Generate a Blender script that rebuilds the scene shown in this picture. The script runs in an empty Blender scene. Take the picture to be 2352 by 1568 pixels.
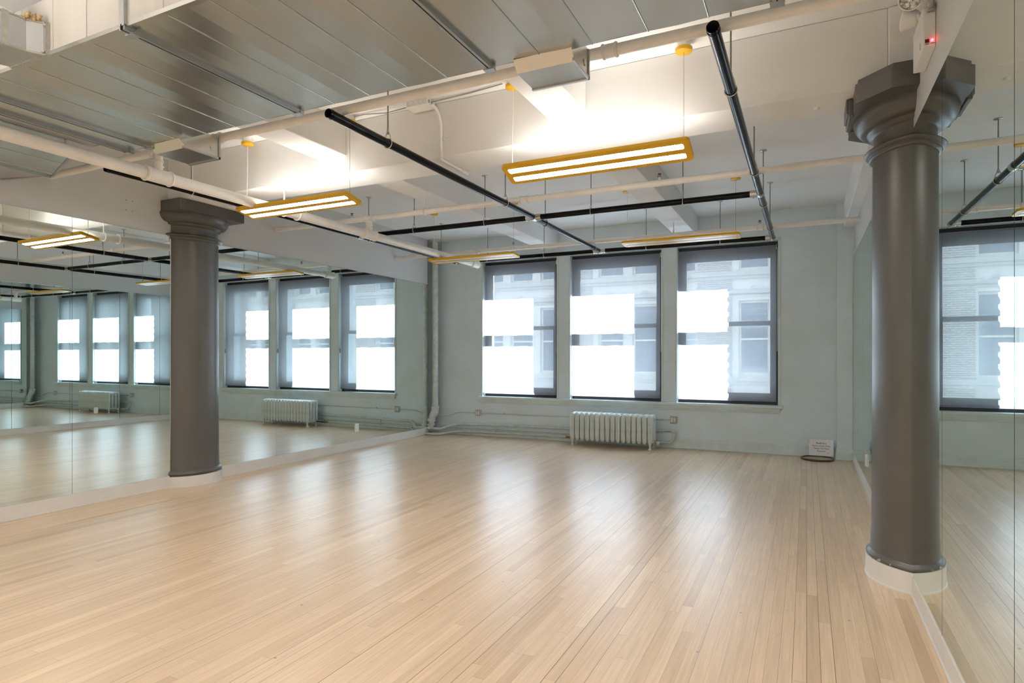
import bpy, math, random
from mathutils import Vector, Matrix
random.seed(7)
PI = math.pi
sc = bpy.context.scene
COL = sc.collection
# ---------------------------------------------------------------- materials
def nodes(name):
    m = bpy.data.materials.new(name); m.use_nodes = True
    nt = m.node_tree; nt.nodes.clear()
    out = nt.nodes.new('ShaderNodeOutputMaterial')
    return m, nt, out
def N(nt, t, **k):
    n = nt.nodes.new(t)
    for a, b in k.items(): setattr(n, a, b)
    return n
def setv(n, **k):
    for a, b in k.items():
        n.inputs[a.replace('_', ' ')].default_value = b
def math_(nt, op, a, b=None, c=None, clamp=False):
    n = nt.nodes.new('ShaderNodeMath'); n.operation = op; n.use_clamp = clamp
    for i, v in enumerate((a, b, c)):
        if v is None: continue
        if hasattr(v, 'is_output'): nt.links.new(v, n.inputs[i])
        else: n.inputs[i].default_value = v
    return n.outputs[0]
def mixc(nt, f, a, b, mode='MIX'):
    n = nt.nodes.new('ShaderNodeMix'); n.data_type = 'RGBA'; n.blend_type = mode
    for i, v in ((0, f), (6, a), (7, b)):
        if hasattr(v, 'is_output'): nt.links.new(v, n.inputs[i])
        elif i == 0: n.inputs[0].default_value = v
        else: n.inputs[i].default_value = (*v, 1) if len(v) == 3 else v
    return n.outputs[2]
def rgb(r, g, b): return (r, g, b, 1)
def paint(name, col, rough=.5, metal=0., var=.06, scale=3., bump=0., bscale=60., coat=0., spec=.5, stretch=(1, 1, 1), col2=None):
    m, nt, out = nodes(name)
    p = N(nt, 'ShaderNodeBsdfPrincipled')
    tc = N(nt, 'ShaderNodeTexCoord'); mp = N(nt, 'ShaderNodeMapping'); mp.inputs['Scale'].default_value = stretch
    nt.links.new(tc.outputs['Object'], mp.inputs[0])
    no = N(nt, 'ShaderNodeTexNoise'); setv(no, Scale=scale, Detail=5., Roughness=.6)
    nt.links.new(mp.outputs[0], no.inputs['Vector'])
    dark = tuple(max(0, c * (1 - var * 2)) for c in col) if col2 is None else col2
    mr = N(nt, 'ShaderNodeMapRange'); setv(mr, From_Min=.3, From_Max=.7)
    nt.links.new(no.outputs[0], mr.inputs[0])
    c = mixc(nt, mr.outputs[0], dark, col)
    nt.links.new(c, p.inputs['Base Color'])
    setv(p, Roughness=rough, Metallic=metal)
    p.inputs['Coat Weight'].default_value = coat
    p.inputs['Specular IOR Level'].default_value = spec
    if bump:
        n2 = N(nt, 'ShaderNodeTexNoise'); setv(n2, Scale=bscale, Detail=3.)
        nt.links.new(mp.outputs[0], n2.inputs['Vector'])
        b = N(nt, 'ShaderNodeBump'); setv(b, Strength=bump, Distance=.004)
        nt.links.new(n2.outputs[0], b.inputs['Height']); nt.links.new(b.outputs[0], p.inputs['Normal'])
    nt.links.new(p.outputs[0], out.inputs[0])
    return m
def emit(name, col, s):
    m, nt, out = nodes(name); e = N(nt, 'ShaderNodeEmission'); e.inputs[0].default_value = (*col, 1); e.inputs[1].default_value = s
    nt.links.new(e.outputs[0], out.inputs[0]); m.cycles.emission_sampling = 'FRONT' if s > 12.5 else 'AUTO'; return m

M = {}
M['ceil'] = paint('ceiling_paint', (.80, .805, .80), .75, var=.03, scale=1.2, bump=.15, bscale=25)
M['wallw'] = paint('white_wall_paint', (.57, .575, .56), .6, var=.02, scale=.8, bump=.05)
M['wallg'] = paint('pale_green_wall_paint', (.75, .87, .96), .5, var=.09, scale=1.6, bump=.2, bscale=18, col2=(.67, .77, .79))
M['trimg'] = paint('pale_green_trim_paint', (.74, .86, .88), .42, var=.09, scale=4, bump=.15, bscale=40, col2=(.63, .70, .69))
M['skirt'] = paint('beige_skirting_paint', (.72, .69, .65), .45, var=.05, scale=5)
M['white'] = paint('white_enamel', (.75, .74, .70), .4, var=.03)
M['pipew'] = paint('white_pipe_paint', (.88, .85, .80), .42, var=.06, scale=6, bump=.15, bscale=50)
M['green_pipe'] = paint('pale_green_pipe_paint', (.66, .71, .68), .4, var=.14, scale=14, bump=.3, bscale=60)
M['rad'] = paint('radiator_paint', (.72, .79, .77), .35, var=.10, scale=10, bump=.15, bscale=80)
M['black'] = paint('black_lacquered_steel', (.008, .008, .009), .18, var=.3, scale=9, spec=.13)
M['hole'] = paint('dark_pipe_bore', (.006, .006, .006), .8)
M['steel'] = paint('zinc_steel', (.58, .57, .54), .32, metal=1., var=.1, scale=30)
M['steeld'] = paint('weathered_zinc_steel', (.33, .32, .29), .42, metal=.9, var=.15, scale=40)
M['brass'] = paint('old_brass', (.50, .30, .06), .35, metal=.9, var=.3, scale=60)
M['bronze'] = paint('brown_bronze', (.16, .07, .03), .4, metal=.6)
M['yellow'] = paint('yellow_powder_coat', (.74, .425, .005), .38, var=.02)
M['column'] = paint('dark_grey_column_gloss_paint', (.094, .089, .081), .34, var=.07, scale=2.5, bump=.08, bscale=12)
M['frame'] = paint('black_window_metal', (.018, .02, .024), .4, var=.1)
M['plastic'] = paint('white_plastic', (.78, .78, .76), .35, var=.01)
M['grey'] = paint('grey_fitting', (.33, .33, .31), .45)
M['dark'] = paint('dark_socket', (.03, .03, .03), .5)
M['edge'] = paint('green_glass_edge', (.03, .045, .04), .3)
M['stone'] = paint('pale_limestone', (.66, .64, .60), .8, var=.08, scale=.9, bump=.3, bscale=6)
M['stone2'] = paint('darker_limestone_course', (.52, .50, .47), .8, var=.08, scale=1.5)  # darker stone for cornice bands and medallions
M['sash_ext'] = paint('cream_painted_sash', (.68, .67, .62), .6)
M['asphalt'] = paint('asphalt', (.08, .08, .085), .9, var=.2, scale=.5)
M['paper'] = paint('white_paper', (.90, .90, .93), .6, var=.02)
M['tape'] = paint('yellowed_tape', (.80, .72, .42), .4)
M['ink'] = paint('black_ink', (.02, .02, .025), .6)
M['wood_rim'] = paint('dark_stained_wood', (.09, .025, .012), .28, var=.3, scale=12, coat=.5)
M['rosin'] = paint('cream_rosin', (.55, .50, .36), .7, var=.25, scale=25, bump=.5)
M['fibre'] = paint('tan_glass_fibre', (.56, .40, .21), .95, var=.3, scale=50, bump=1., bscale=120)
M['lamp_on'] = emit('lit_lamp_diffuser', (1., .95, .895), 33.)
M['lamp_up'] = emit('lit_uplight_diffuser', (1., .92, .84), 8.)
M['lamp_up_fill'] = emit('boosted_fill_uplight_diffuser', (1., .92, .84), 70.)  # boosted uplight, only on the added unseen lamps
M['lamp_off'] = paint('unlit_lamp_diffuser', (.80, .79, .76), .3, var=.01)
M['led'] = emit('red_led', (1., .03, .05), 12.)
M['redbtn'] = paint('dark_red_button', (.12, .002, .004), .3)

def mirror_mat():
    m, nt, out = nodes('silvered_mirror'); g = N(nt, 'ShaderNodeBsdfGlossy')
    g.inputs['Color'].default_value = rgb(.82, .885, .86); g.inputs['Roughness'].default_value = 0.
    nt.links.new(g.outputs[0], out.inputs[0]); return m
M['mirror'] = mirror_mat()

def glass_mat(name, tint, refl=.06):
    m, nt, out = nodes(name)
    t = N(nt, 'ShaderNodeBsdfTransparent'); t.inputs[0].default_value = (*tint, 1)
    g = N(nt, 'ShaderNodeBsdfGlossy'); g.inputs['Roughness'].default_value = .02
    lw = N(nt, 'ShaderNodeLayerWeight'); lw.inputs[0].default_value = .5
    fr = math_(nt, 'ADD', math_(nt, 'MULTIPLY', math_(nt, 'POWER', lw.outputs['Facing'], 5.), .9), .03)
    mx = N(nt, 'ShaderNodeMixShader')
    nt.links.new(fr, mx.inputs[0]); nt.links.new(t.outputs[0], mx.inputs[1]); nt.links.new(g.outputs[0], mx.inputs[2])
    nt.links.new(mx.outputs[0], out.inputs[0]); return m
M['glass'] = glass_mat('window_glass', (.95, .97, .97))
def darkglass():
    m, nt, out = nodes('far_window_glass'); p = N(nt, 'ShaderNodeBsdfPrincipled')
    setv(p, Roughness=.08); p.inputs['Base Color'].default_value = rgb(.16, .19, .23); p.inputs['Specular IOR Level'].default_value = .9
    nt.links.new(p.outputs[0], out.inputs[0]); return m
M['farglass'] = darkglass()

def blind_mat():
    # woven screen: see-through face on, closed at grazing angles (thread thickness hides the gaps), translucent threads
    m, nt, out = nodes('grey_screen_fabric')
    lw = N(nt, 'ShaderNodeLayerWeight'); lw.inputs[0].default_value = .5
    mr = N(nt, 'ShaderNodeMapRange'); mr.interpolation_type = 'SMOOTHSTEP'
    setv(mr, From_Min=.2, From_Max=.54, To_Min=.34, To_Max=.0)
    nt.links.new(lw.outputs['Facing'], mr.inputs[0])
    tc = N(nt, 'ShaderNodeTexCoord'); mp = N(nt, 'ShaderNodeMapping'); mp.inputs['Scale'].default_value = (9, 1, .5)
    nt.links.new(tc.outputs['Object'], mp.inputs[0])
    no = N(nt, 'ShaderNodeTexNoise'); setv(no, Scale=1.5, Detail=2.); nt.links.new(mp.outputs[0], no.inputs['Vector'])
    c = mixc(nt, no.outputs[0], (.80, .80, .83), (.90, .90, .92))
    tl = N(nt, 'ShaderNodeBsdfTranslucent'); nt.links.new(mixc(nt, 1., c, (.47, .49, .52), 'MULTIPLY'), tl.inputs[0])
    df = N(nt, 'ShaderNodeBsdfDiffuse'); nt.links.new(mixc(nt, 1., c, (.20, .20, .21), 'MULTIPLY'), df.inputs[0])
    ad = N(nt, 'ShaderNodeAddShader'); nt.links.new(tl.outputs[0], ad.inputs[0]); nt.links.new(df.outputs[0], ad.inputs[1])
    tr = N(nt, 'ShaderNodeBsdfTransparent'); tr.inputs[0].default_value = rgb(.95, .97, 1.)
    mx = N(nt, 'ShaderNodeMixShader'); nt.links.new(mr.outputs[0], mx.inputs[0]); nt.links.new(ad.outputs[0], mx.inputs[1]); nt.links.new(tr.outputs[0], mx.inputs[2])
    nt.links.new(mx.outputs[0], out.inputs[0]); return m
M['blind'] = blind_mat()

def duct_mat(name, col, rough):
    m, nt, out = nodes(name); p = N(nt, 'ShaderNodeBsdfPrincipled')
    tc = N(nt, 'ShaderNodeTexCoord')
    vo = N(nt, 'ShaderNodeTexVoronoi'); setv(vo, Scale=90.); nt.links.new(tc.outputs['Object'], vo.inputs['Vector'])
    no = N(nt, 'ShaderNodeTexNoise'); setv(no, Scale=2.2, Detail=4.); nt.links.new(tc.outputs['Object'], no.inputs['Vector'])
    bw = N(nt, 'ShaderNodeRGBToBW'); nt.links.new(vo.outputs['Color'], bw.inputs[0])
    r = math_(nt, 'ADD', math_(nt, 'MULTIPLY', bw.outputs[0], .012), math_(nt, 'MULTIPLY', no.outputs[0], .12))
    nt.links.new(math_(nt, 'ADD', r, rough - .1), p.inputs['Roughness'])
    c = mixc(nt, bw.outputs[0], tuple(x * .97 for x in col), col); c = mixc(nt, math_(nt, 'MULTIPLY', no.outputs[0], .3), c, tuple(x * .72 for x in col))
    nt.links.new(c, p.inputs['Base Color']); p.inputs['Metallic'].default_value = .93
    n2 = N(nt, 'ShaderNodeTexNoise'); setv(n2, Scale=1.6, Detail=1.); nt.links.new(tc.outputs['Object'], n2.inputs['Vector'])
    b = N(nt, 'ShaderNodeBump'); setv(b, Strength=.2, Distance=.012); nt.links.new(n2.outputs[0], b.inputs['Height']); nt.links.new(b.outputs[0], p.inputs['Normal'])
    nt.links.new(p.outputs[0], out.inputs[0]); return m
M['duct'] = duct_mat('galvanised_sheet', (.60, .60, .575), .25)
M['ductb'] = paint('galvanised_flange', (.50, .52, .53), .33, metal=.95, var=.05, scale=5)

M['duct_lit_face'] = paint('oxidised_sheet_with_painted_light', (.55, .53, .49), .5, metal=.25, var=.05, scale=3, stretch=(3, 3, .4))  # near face: oxide streaks, with lamp light put in as a paler matte tone
def brick_mat():
    m, nt, out = nodes('grey_painted_brick'); p = N(nt, 'ShaderNodeBsdfPrincipled')
    tc = N(nt, 'ShaderNodeTexCoord'); sp = N(nt, 'ShaderNodeSeparateXYZ'); nt.links.new(tc.outputs['Object'], sp.inputs[0])
    cb = N(nt, 'ShaderNodeCombineXYZ'); nt.links.new(math_(nt, 'ADD', sp.outputs[0], sp.outputs[1]), cb.inputs[0]); nt.links.new(sp.outputs[2], cb.inputs[1])
    br = N(nt, 'ShaderNodeTexBrick'); setv(br, Scale=1., Mortar_Size=.008, Brick_Width=.21, Row_Height=.072)
    br.inputs['Color1'].default_value = rgb(.50, .47, .44); br.inputs['Color2'].default_value = rgb(.42, .40, .38); br.inputs['Mortar'].default_value = rgb(.2, .19, .19)
    nt.links.new(cb.outputs[0], br.inputs[0]); nt.links.new(br.outputs[0], p.inputs[0]); setv(p, Roughness=.85)
    nt.links.new(p.outputs[0], out.inputs[0]); return m
M['brick'] = brick_mat()

def floor_mat():
    m, nt, out = nodes('maple_strip_floor'); p = N(nt, 'ShaderNodeBsdfPrincipled')
    tc = N(nt, 'ShaderNodeTexCoord'); sp = N(nt, 'ShaderNodeSeparateXYZ'); nt.links.new(tc.outputs['Object'], sp.inputs[0])
    x, y = sp.outputs[0], sp.outputs[1]
    W = .0572
    u = math_(nt, 'DIVIDE', x, W); row = math_(nt, 'FLOOR', u); fu = math_(nt, 'SUBTRACT', u, row)
    wn = N(nt, 'ShaderNodeTexWhiteNoise', noise_dimensions='1D'); nt.links.new(row, wn.inputs['W'])
    ln = math_(nt, 'ADD', math_(nt, 'MULTIPLY', wn.outputs[0], .9), .95)
    wn2 = N(nt, 'ShaderNodeTexWhiteNoise', noise_dimensions='1D'); nt.links.new(math_(nt, 'ADD', row, 77.3), wn2.inputs['W'])
    v = math_(nt, 'ADD', math_(nt, 'DIVIDE', y, ln), math_(nt, 'MULTIPLY', wn2.outputs[0], 9.)); seg = math_(nt, 'FLOOR', v); fv = math_(nt, 'SUBTRACT', v, seg)
    cb = N(nt, 'ShaderNodeCombineXYZ'); nt.links.new(row, cb.inputs[0]); nt.links.new(seg, cb.inputs[1])
    wn3 = N(nt, 'ShaderNodeTexWhiteNoise', noise_dimensions='2D'); nt.links.new(cb.outputs[0], wn3.inputs['Vector'])
    rnd = wn3.outputs[0]
    cr = N(nt, 'ShaderNodeValToRGB'); nt.links.new(rnd, cr.inputs[0])
    e = cr.color_ramp.elements; e[0].position = 0; e[0].color = rgb(.585, .42, .272); e[1].position = 1; e[1].color = rgb(.785, .60, .415)
    for pos, c in ((.12, (.66, .49, .327)), (.5, (.705, .528, .357)), (.85, (.73, .553, .382))):
        k = e.new(pos); k.color = (*c, 1)
    # grain
    gx = N(nt, 'ShaderNodeCombineXYZ'); nt.links.new(math_(nt, 'MULTIPLY', x, 70.), gx.inputs[0]); nt.links.new(math_(nt, 'MULTIPLY', y, 2.2), gx.inputs[1]); nt.links.new(math_(nt, 'MULTIPLY', rnd, 50.), gx.inputs[2])
    gn = N(nt, 'ShaderNodeTexNoise'); setv(gn, Scale=1., Detail=5., Roughness=.65, Distortion=.4); nt.links.new(gx.outputs[0], gn.inputs['Vector'])
    g = N(nt, 'ShaderNodeMapRange'); setv(g, From_Min=.3, From_Max=.75, To_Min=.80, To_Max=1.07); nt.links.new(gn.outputs[0], g.inputs[0])
    c = N(nt, 'ShaderNodeVectorMath', operation='SCALE'); nt.links.new(cr.outputs[0], c.inputs[0]); nt.links.new(g.outputs[0], c.inputs['Scale'])
    col = c.outputs[0]
    # big soft wear patches
    n1 = N(nt, 'ShaderNodeTexNoise'); setv(n1, Scale=.9, Detail=4., Roughness=.6); nt.links.new(tc.outputs['Object'], n1.inputs['Vector'])
    m1 = N(nt, 'ShaderNodeMapRange'); setv(m1, From_Min=.45, From_Max=.75); nt.links.new(n1.outputs[0], m1.inputs[0])
    col = mixc(nt, math_(nt, 'MULTIPLY', m1.outputs[0], .22), col, (.50, .41, .30))
    # scuffs, stretched along the boards
    mp = N(nt, 'ShaderNodeMapping'); mp.inputs['Scale'].default_value = (26, 7, 1); nt.links.new(tc.outputs['Object'], mp.inputs[0])
    n3 = N(nt, 'ShaderNodeTexNoise'); setv(n3, Scale=1., Detail=6., Roughness=.7, Distortion=1.2); nt.links.new(mp.outputs[0], n3.inputs['Vector'])
    m3 = N(nt, 'ShaderNodeMapRange'); setv(m3, From_Min=.66, From_Max=.72); nt.links.new(n3.outputs[0], m3.inputs[0])
    n4 = N(nt, 'ShaderNodeTexNoise'); setv(n4, Scale=1.1, Detail=2.); nt.links.new(tc.outputs['Object'], n4.inputs['Vector'])
    m4 = N(nt, 'ShaderNodeMapRange'); setv(m4, From_Min=.5, From_Max=.66); nt.links.new(n4.outputs[0], m4.inputs[0])
    col = mixc(nt, math_(nt, 'MULTIPLY', math_(nt, 'MULTIPLY', m3.outputs[0], m4.outputs[0]), .62), col, (.13, .09, .055))
    # small knots
    vo = N(nt, 'ShaderNodeTexVoronoi'); setv(vo, Scale=4.2); nt.links.new(tc.outputs['Object'], vo.inputs['Vector'])
    m5 = N(nt, 'ShaderNodeMapRange'); setv(m5, From_Min=.022, From_Max=.04, To_Min=.75, To_Max=0.); nt.links.new(vo.outputs['Distance'], m5.inputs[0])
    col = mixc(nt, m5.outputs[0], col, (.20, .10, .035))
    # seams
    ed = math_(nt, 'MINIMUM', fu, math_(nt, 'SUBTRACT', 1., fu))
    wn4 = N(nt, 'ShaderNodeTexWhiteNoise', noise_dimensions='1D'); nt.links.new(math_(nt, 'ADD', math_(nt, 'FLOOR', math_(nt, 'ADD', u, .5)), 311.), wn4.inputs['W'])
    gw = math_(nt, 'ADD', math_(nt, 'MULTIPLY', math_(nt, 'POWER', wn4.outputs[0], 4.), .020), .010)
    seam = math_(nt, 'LESS_THAN', ed, gw)
    ev = math_(nt, 'MULTIPLY', math_(nt, 'MINIMUM', fv, math_(nt, 'SUBTRACT', 1., fv)), ln)
    seam2 = math_(nt, 'LESS_THAN', ev, .0008)
    sm = math_(nt, 'MAXIMUM', math_(nt, 'MULTIPLY', seam, math_(nt, 'ADD', math_(nt, 'MULTIPLY', math_(nt, 'POWER', wn4.outputs[0], 2.), .55), .42)), math_(nt, 'MULTIPLY', seam2, .6))
    col = mixc(nt, sm, col, (.10, .065, .04))
    nt.links.new(col, p.inputs['Base Color'])
    rr = N(nt, 'ShaderNodeMapRange'); setv(rr, To_Min=.25, To_Max=.34); nt.links.new(n1.outputs[0], rr.inputs[0])
    nt.links.new(math_(nt, 'ADD', rr.outputs[0], math_(nt, 'MULTIPLY', rnd, .02)), p.inputs['Roughness'])
    p.inputs['Specular IOR Level'].default_value = .9
    b = N(nt, 'ShaderNodeBump'); setv(b, Strength=.35, Distance=.0012)
    h = math_(nt, 'SUBTRACT', math_(nt, 'MULTIPLY', gn.outputs[0], .25), seam)
    nt.links.new(h, b.inputs['Height']); nt.links.new(b.outputs[0], p.inputs['Normal'])
    nt.links.new(p.outputs[0], out.inputs[0]); return m
M['floor'] = floor_mat()

# ---------------------------------------------------------------- mesh builder
class MB:
    def __init__(s): s.v = []; s.f = []; s.mi = []; s.sm = []
    def add(s, vs, fs, mi=0, smooth=False):
        o = len(s.v); s.v += [tuple(v) for v in vs]
        for f in fs: s.f.append(tuple(i + o for i in f)); s.mi.append(mi); s.sm.append(smooth)
        return s
    def box(s, x0, x1, y0, y1, z0, z1, mi=0):
        vs = [(x0, y0, z0), (x1, y0, z0), (x1, y1, z0), (x0, y1, z0), (x0, y0, z1), (x1, y0, z1), (x1, y1, z1), (x0, y1, z1)]
        return s.add(vs, [(0, 3, 2, 1), (4, 5, 6, 7), (0, 1, 5, 4), (1, 2, 6, 5), (2, 3, 7, 6), (3, 0, 4, 7)], mi)
    def frame_of(s, a, b):
        d = (Vector(b) - Vector(a)).normalized()
        u = d.cross(Vector((0, 0, 1)))
        if u.length < 1e-4: u = Vector((1, 0, 0))
        u.normalize(); return d, u, d.cross(u).normalized()
    def cyl(s, a, b, r, r2=None, n=24, caps=True, mi=0, cap_mi=None, hollow=None):
        r2 = r if r2 is None else r2
        a = Vector(a); b = Vector(b); d, u, w = s.frame_of(a, b)
        ra = [a + (u * math.cos(2 * PI * i / n) + w * math.sin(2 * PI * i / n)) * r for i in range(n)]
        rb = [b + (u * math.cos(2 * PI * i / n) + w * math.sin(2 * PI * i / n)) * r2 for i in range(n)]
        s.add(ra + rb, [(i, (i + 1) % n, n + (i + 1) % n, n + i) for i in range(n)], mi, True)
        if caps:
            cm = mi if cap_mi is None else cap_mi
            if hollow:
                hr, dep, hm = hollow
                ia = [a + (u * math.cos(2 * PI * i / n) + w * math.sin(2 * PI * i / n)) * hr for i in range(n)]
                ib = [p + d * dep for p in ia]
                s.add(ra + ia, [(i, n + i, n + (i + 1) % n, (i + 1) % n) for i in range(n)], cm)
                s.add(ia + ib, [(i, n + i, n + (i + 1) % n, (i + 1) % n) for i in range(n)], hm, True)
                s.add(ib, [tuple(range(n))[::-1]], hm)
            else: s.add(ra, [tuple(range(n))[::-1]], cm)
            s.add(rb, [tuple(range(n))], cm)
        return s
    def lathe(s, prof, c=(0, 0, 0), n=48, mi=0, axis='z', smooth=True, a0=0., a1=None):
        full = a1 is None; a1 = 2 * PI if full else a1
        cx, cy, cz = c; k = n if full else n + 1; vs = []
        for r, z in prof:
            for i in range(k):
                t = a0 + (a1 - a0) * i / n; p = (r * math.cos(t), r * math.sin(t), z)
                if axis == 'x': p = (z, p[0], p[1])
                if axis == 'y': p = (p[1], z, p[0])
                vs.append((p[0] + cx, p[1] + cy, p[2] + cz))
        fs = []
        for j in range(len(prof) - 1):
            for i in range(n):
                i2 = (i + 1) % k if full else i + 1
                fs.append((j * k + i, j * k + i2, (j + 1) * k + i2, (j + 1) * k + i))
        return s.add(vs, fs, mi, smooth)
    def prism(s, pts, z0, z1, mi=0, plane='xy', side_smooth=False):
        n = len(pts)
        def P(a, b, c): return {'xy': (a, b, c), 'yz': (c, a, b), 'xz': (a, c, b)}[plane]
        lo = [P(a, b, z0) for a, b in pts]; hi = [P(a, b, z1) for a, b in pts]
        s.add(lo, [tuple(range(n))[::-1]], mi); s.add(hi, [tuple(range(n))], mi)
        return s.add(lo + hi, [(i, (i + 1) % n, n + (i + 1) % n, n + i) for i in range(n)], mi, side_smooth)
    def tube(s, pts, r, n=12, mi=0, caps=True):
        pts = [Vector(p) for p in pts]; rings = []; prev = None
        for i, p in enumerate(pts):
            d = (pts[min(i + 1, len(pts) - 1)] - pts[max(i - 1, 0)]).normalized()
            if prev is None:
                u = d.cross(Vector((0, 0, 1)))
                if u.length < 1e-3: u = Vector((1, 0, 0))
            else: u = prev - d * prev.dot(d)
            u.normalize(); prev = u; w = d.cross(u)
            rr = r[i] if isinstance(r, (list, tuple)) else r
            rings += [p + (u * math.cos(2 * PI * k / n) + w * math.sin(2 * PI * k / n)) * rr for k in range(n)]
        m = len(pts)
        s.add(rings, [(j * n + k, j * n + (k + 1) % n, (j + 1) * n + (k + 1) % n, (j + 1) * n + k) for j in range(m - 1) for k in range(n)], mi, True)
        if caps: s.add(rings[:n], [tuple(range(n))[::-1]], mi); s.add(rings[-n:], [tuple(range(n))], mi)
        return s
    def ring(s, c, R, r, axis='x', n=28, k=8, mi=0):
        prof = [(R + r * math.cos(2 * PI * j / k), r * math.sin(2 * PI * j / k)) for j in range(k + 1)]
        return s.lathe(prof, c, n, mi, axis)
    def build(s, name, mats, parent=None, loc=(0, 0, 0), rot=None, bevel=0., seg=2):
        me = bpy.data.meshes.new(name); me.from_pydata(s.v, [], s.f)
        for m in (mats if isinstance(mats, (list, tuple)) else [mats]): me.materials.append(m)
        me.polygons.foreach_set('material_index', s.mi); me.polygons.foreach_set('use_smooth', s.sm); me.update()
        o = bpy.data.objects.new(name, me); COL.objects.link(o)
        o.location = loc
        if rot: o.rotation_euler = rot
        if parent: o.parent = parent
        if bevel:
            b = o.modifiers.new('soft_edge', 'BEVEL'); b.width = bevel; b.segments = seg; b.limit_method = 'ANGLE'; b.angle_limit = math.radians(40)
        return o
def arc_pts(c, r, a0, a1, n, plane='xz'):
    out = []
    for i in range(n + 1):
        t = a0 + (a1 - a0) * i / n; a, b = r * math.cos(t), r * math.sin(t)
        out.append({'xz': (c[0] + a, c[1], c[2] + b), 'yz': (c[0], c[1] + a, c[2] + b), 'xy': (c[0] + a, c[1] + b, c[2])}[plane])
    return out
def tag(o, label, cat, group=None, kind=None):
    if label: o['label'] = label
    if cat: o['category'] = cat
    if group: o['group'] = group
    if kind: o['kind'] = kind
    return o
def thing(name, loc, label, cat, group=None, rot=None):
    o = bpy.data.objects.new(name, None); COL.objects.link(o); o.location = loc; o.empty_display_size = .1
    if rot: o.rotation_euler = rot
    return tag(o, label, cat, group)
def struct(o, label, cat): return tag(o, label, cat, None, 'structure')
def copy_tree(o, parent=None):
    c = o.copy(); COL.objects.link(c); c.parent = parent
    for ch in list(o.children): copy_tree(ch, c)
    return c

# ---------------------------------------------------------------- key dimensions (metres)
XL, XR, YB, ZC, YN = -6.13, .57, 9.5, 3.49, -4.5
BZ = 3.035                                   # beam soffit
CL, CR = (-6.29, 4.59), (.72, 4.58)          # column centres
J1, J2 = (-4.02, -3.71), (-1.76, -1.46)
BA = (4.28, 4.67)
def ceil_at(x, y):
    if BA[0] - .02 <= y <= BA[1] + .02: return BZ
    if J1[0] - .01 <= x <= J1[1] + .01 or J2[0] - .01 <= x <= J2[1] + .01: return 3.19
    return ZC

# ---------------------------------------------------------------- shell
struct(MB().box(-7.2, 1.5, YN, 9.93, -.3, 0).build('floor', M['floor']), 'pale maple strip floor with worn scuffs', 'floor')
struct(MB().box(-7.2, 1.5, YN, 9.93, ZC, 3.8).build('ceiling', M['ceil']), 'white painted ceiling slab between the beams', 'ceiling')
def beam(name, b, lab):
    return struct(MB().box(*b).build(name, M['ceil'], bevel=.008), lab, 'beam')
beam('ceiling_beam', (-5.76, .44, BA[0], BA[1], BZ, ZC), 'deep white cross beam above the lit lamps')
beam('ceiling_beam', (-7.0, 1.3, -.75, -.35, BZ, ZC), 'white cross beam above the camera side of the room')
for n, (a, b) in enumerate((J1, J2)):
    w = ('beside the white main pipe', 'nearer the right-hand column')[n]
    beam('ceiling_joist', (a, b, BA[1], YB, 3.19, ZC), 'shallow white joist running to the window wall, ' + w)
    beam('ceiling_joist', (a, b, -.35, BA[0], 3.19, ZC), 'shallow white joist above the metal duct, ' + w)
# girder line over the right columns, blocks over both capitals
mb = MB(); mb.box(.44, 1.3, 4.2 + .07, 4.95, 3.04, ZC); mb.box(.455, 1.3, 4.95, YB, 3.13, ZC)
struct(mb.build('ceiling_girder', M['ceil'], bevel=.008), 'white girder above the right-hand dark column', 'girder')
mb = MB(); mb.box(-7.0, -5.75, 4.27, 4.95, 3.045, ZC)
struct(mb.build('ceiling_girder', M['ceil'], bevel=.008), 'white girder block above the left-hand dark column', 'girder')

# left partition, open around the column
mb = MB(); mb.box(-6.28, XL, YN, 4.305, 0, ZC); mb.box(-6.28, XL, 4.875, 9.215, 0, ZC)
mb.box(-7.1, -6.95, YN, YB, 0, ZC); mb.box(-6.95, -6.6, 9.0, 9.06, 0, ZC); mb.box(-6.95, XL - .15, 9.215 - .1, 9.215, 0, ZC)
mb.box(-6.5, -6.36, 9.2, YB, 0, ZC); mb.box(XL, XL + .008, 4.289, 4.3, .12, 2.69)
struct(mb.build('wall_left', M['wallw']), 'plain off-white wall above the left mirrors', 'wall')
# screw holes where a bracket was
for y in (3.826, 3.887):
    for z in (2.963, 2.863): MB().cyl((XL - .01, y, z), (XL + .0006, y, z), .0045, n=10).build('screw_hole', M['dark'], bpy.data.objects['wall_left'])
# right partition
mb = MB(); mb.box(XR, .75, YN, 4.33, 0, ZC); mb.box(XR, .75, 4.87, YB, 0, 3.13); mb.box(1.2, 1.35, YN, YB, 0, ZC)
struct(mb.build('wall_right', M['wallw']), 'plain off-white wall above the right mirrors', 'wall')
struct(MB().box(-7.1, 1.35, YN - .15, YN, 0, ZC).build('wall_near', M['wallw']), 'plain wall behind the camera', 'wall')

# window wall: openings (x0, x1)
WIN = [(-5.154, -3.751), (-3.512, -2.02), (-1.78, -.368)]
ZS, ZH = .695, 3.055
mb = MB()
mb.box(-7.1, 1.35, YB, 9.93, -.3, ZS); mb.box(-7.1, 1.35, YB, 9.93, ZH, ZC + .3)
xs = [-7.1] + [v for w in WIN for v in w] + [1.35]
for i in range(0, 8, 2): mb.box(xs[i], xs[i + 1], YB, 9.93, ZS, ZH)
mb.box(.372, XR, 9.365, YB, .148, ZC)                      # corner pilaster
struct(mb.build('wall_back', M['wallg']), 'pale green window wall with a corner pilaster', 'wall')
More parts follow.
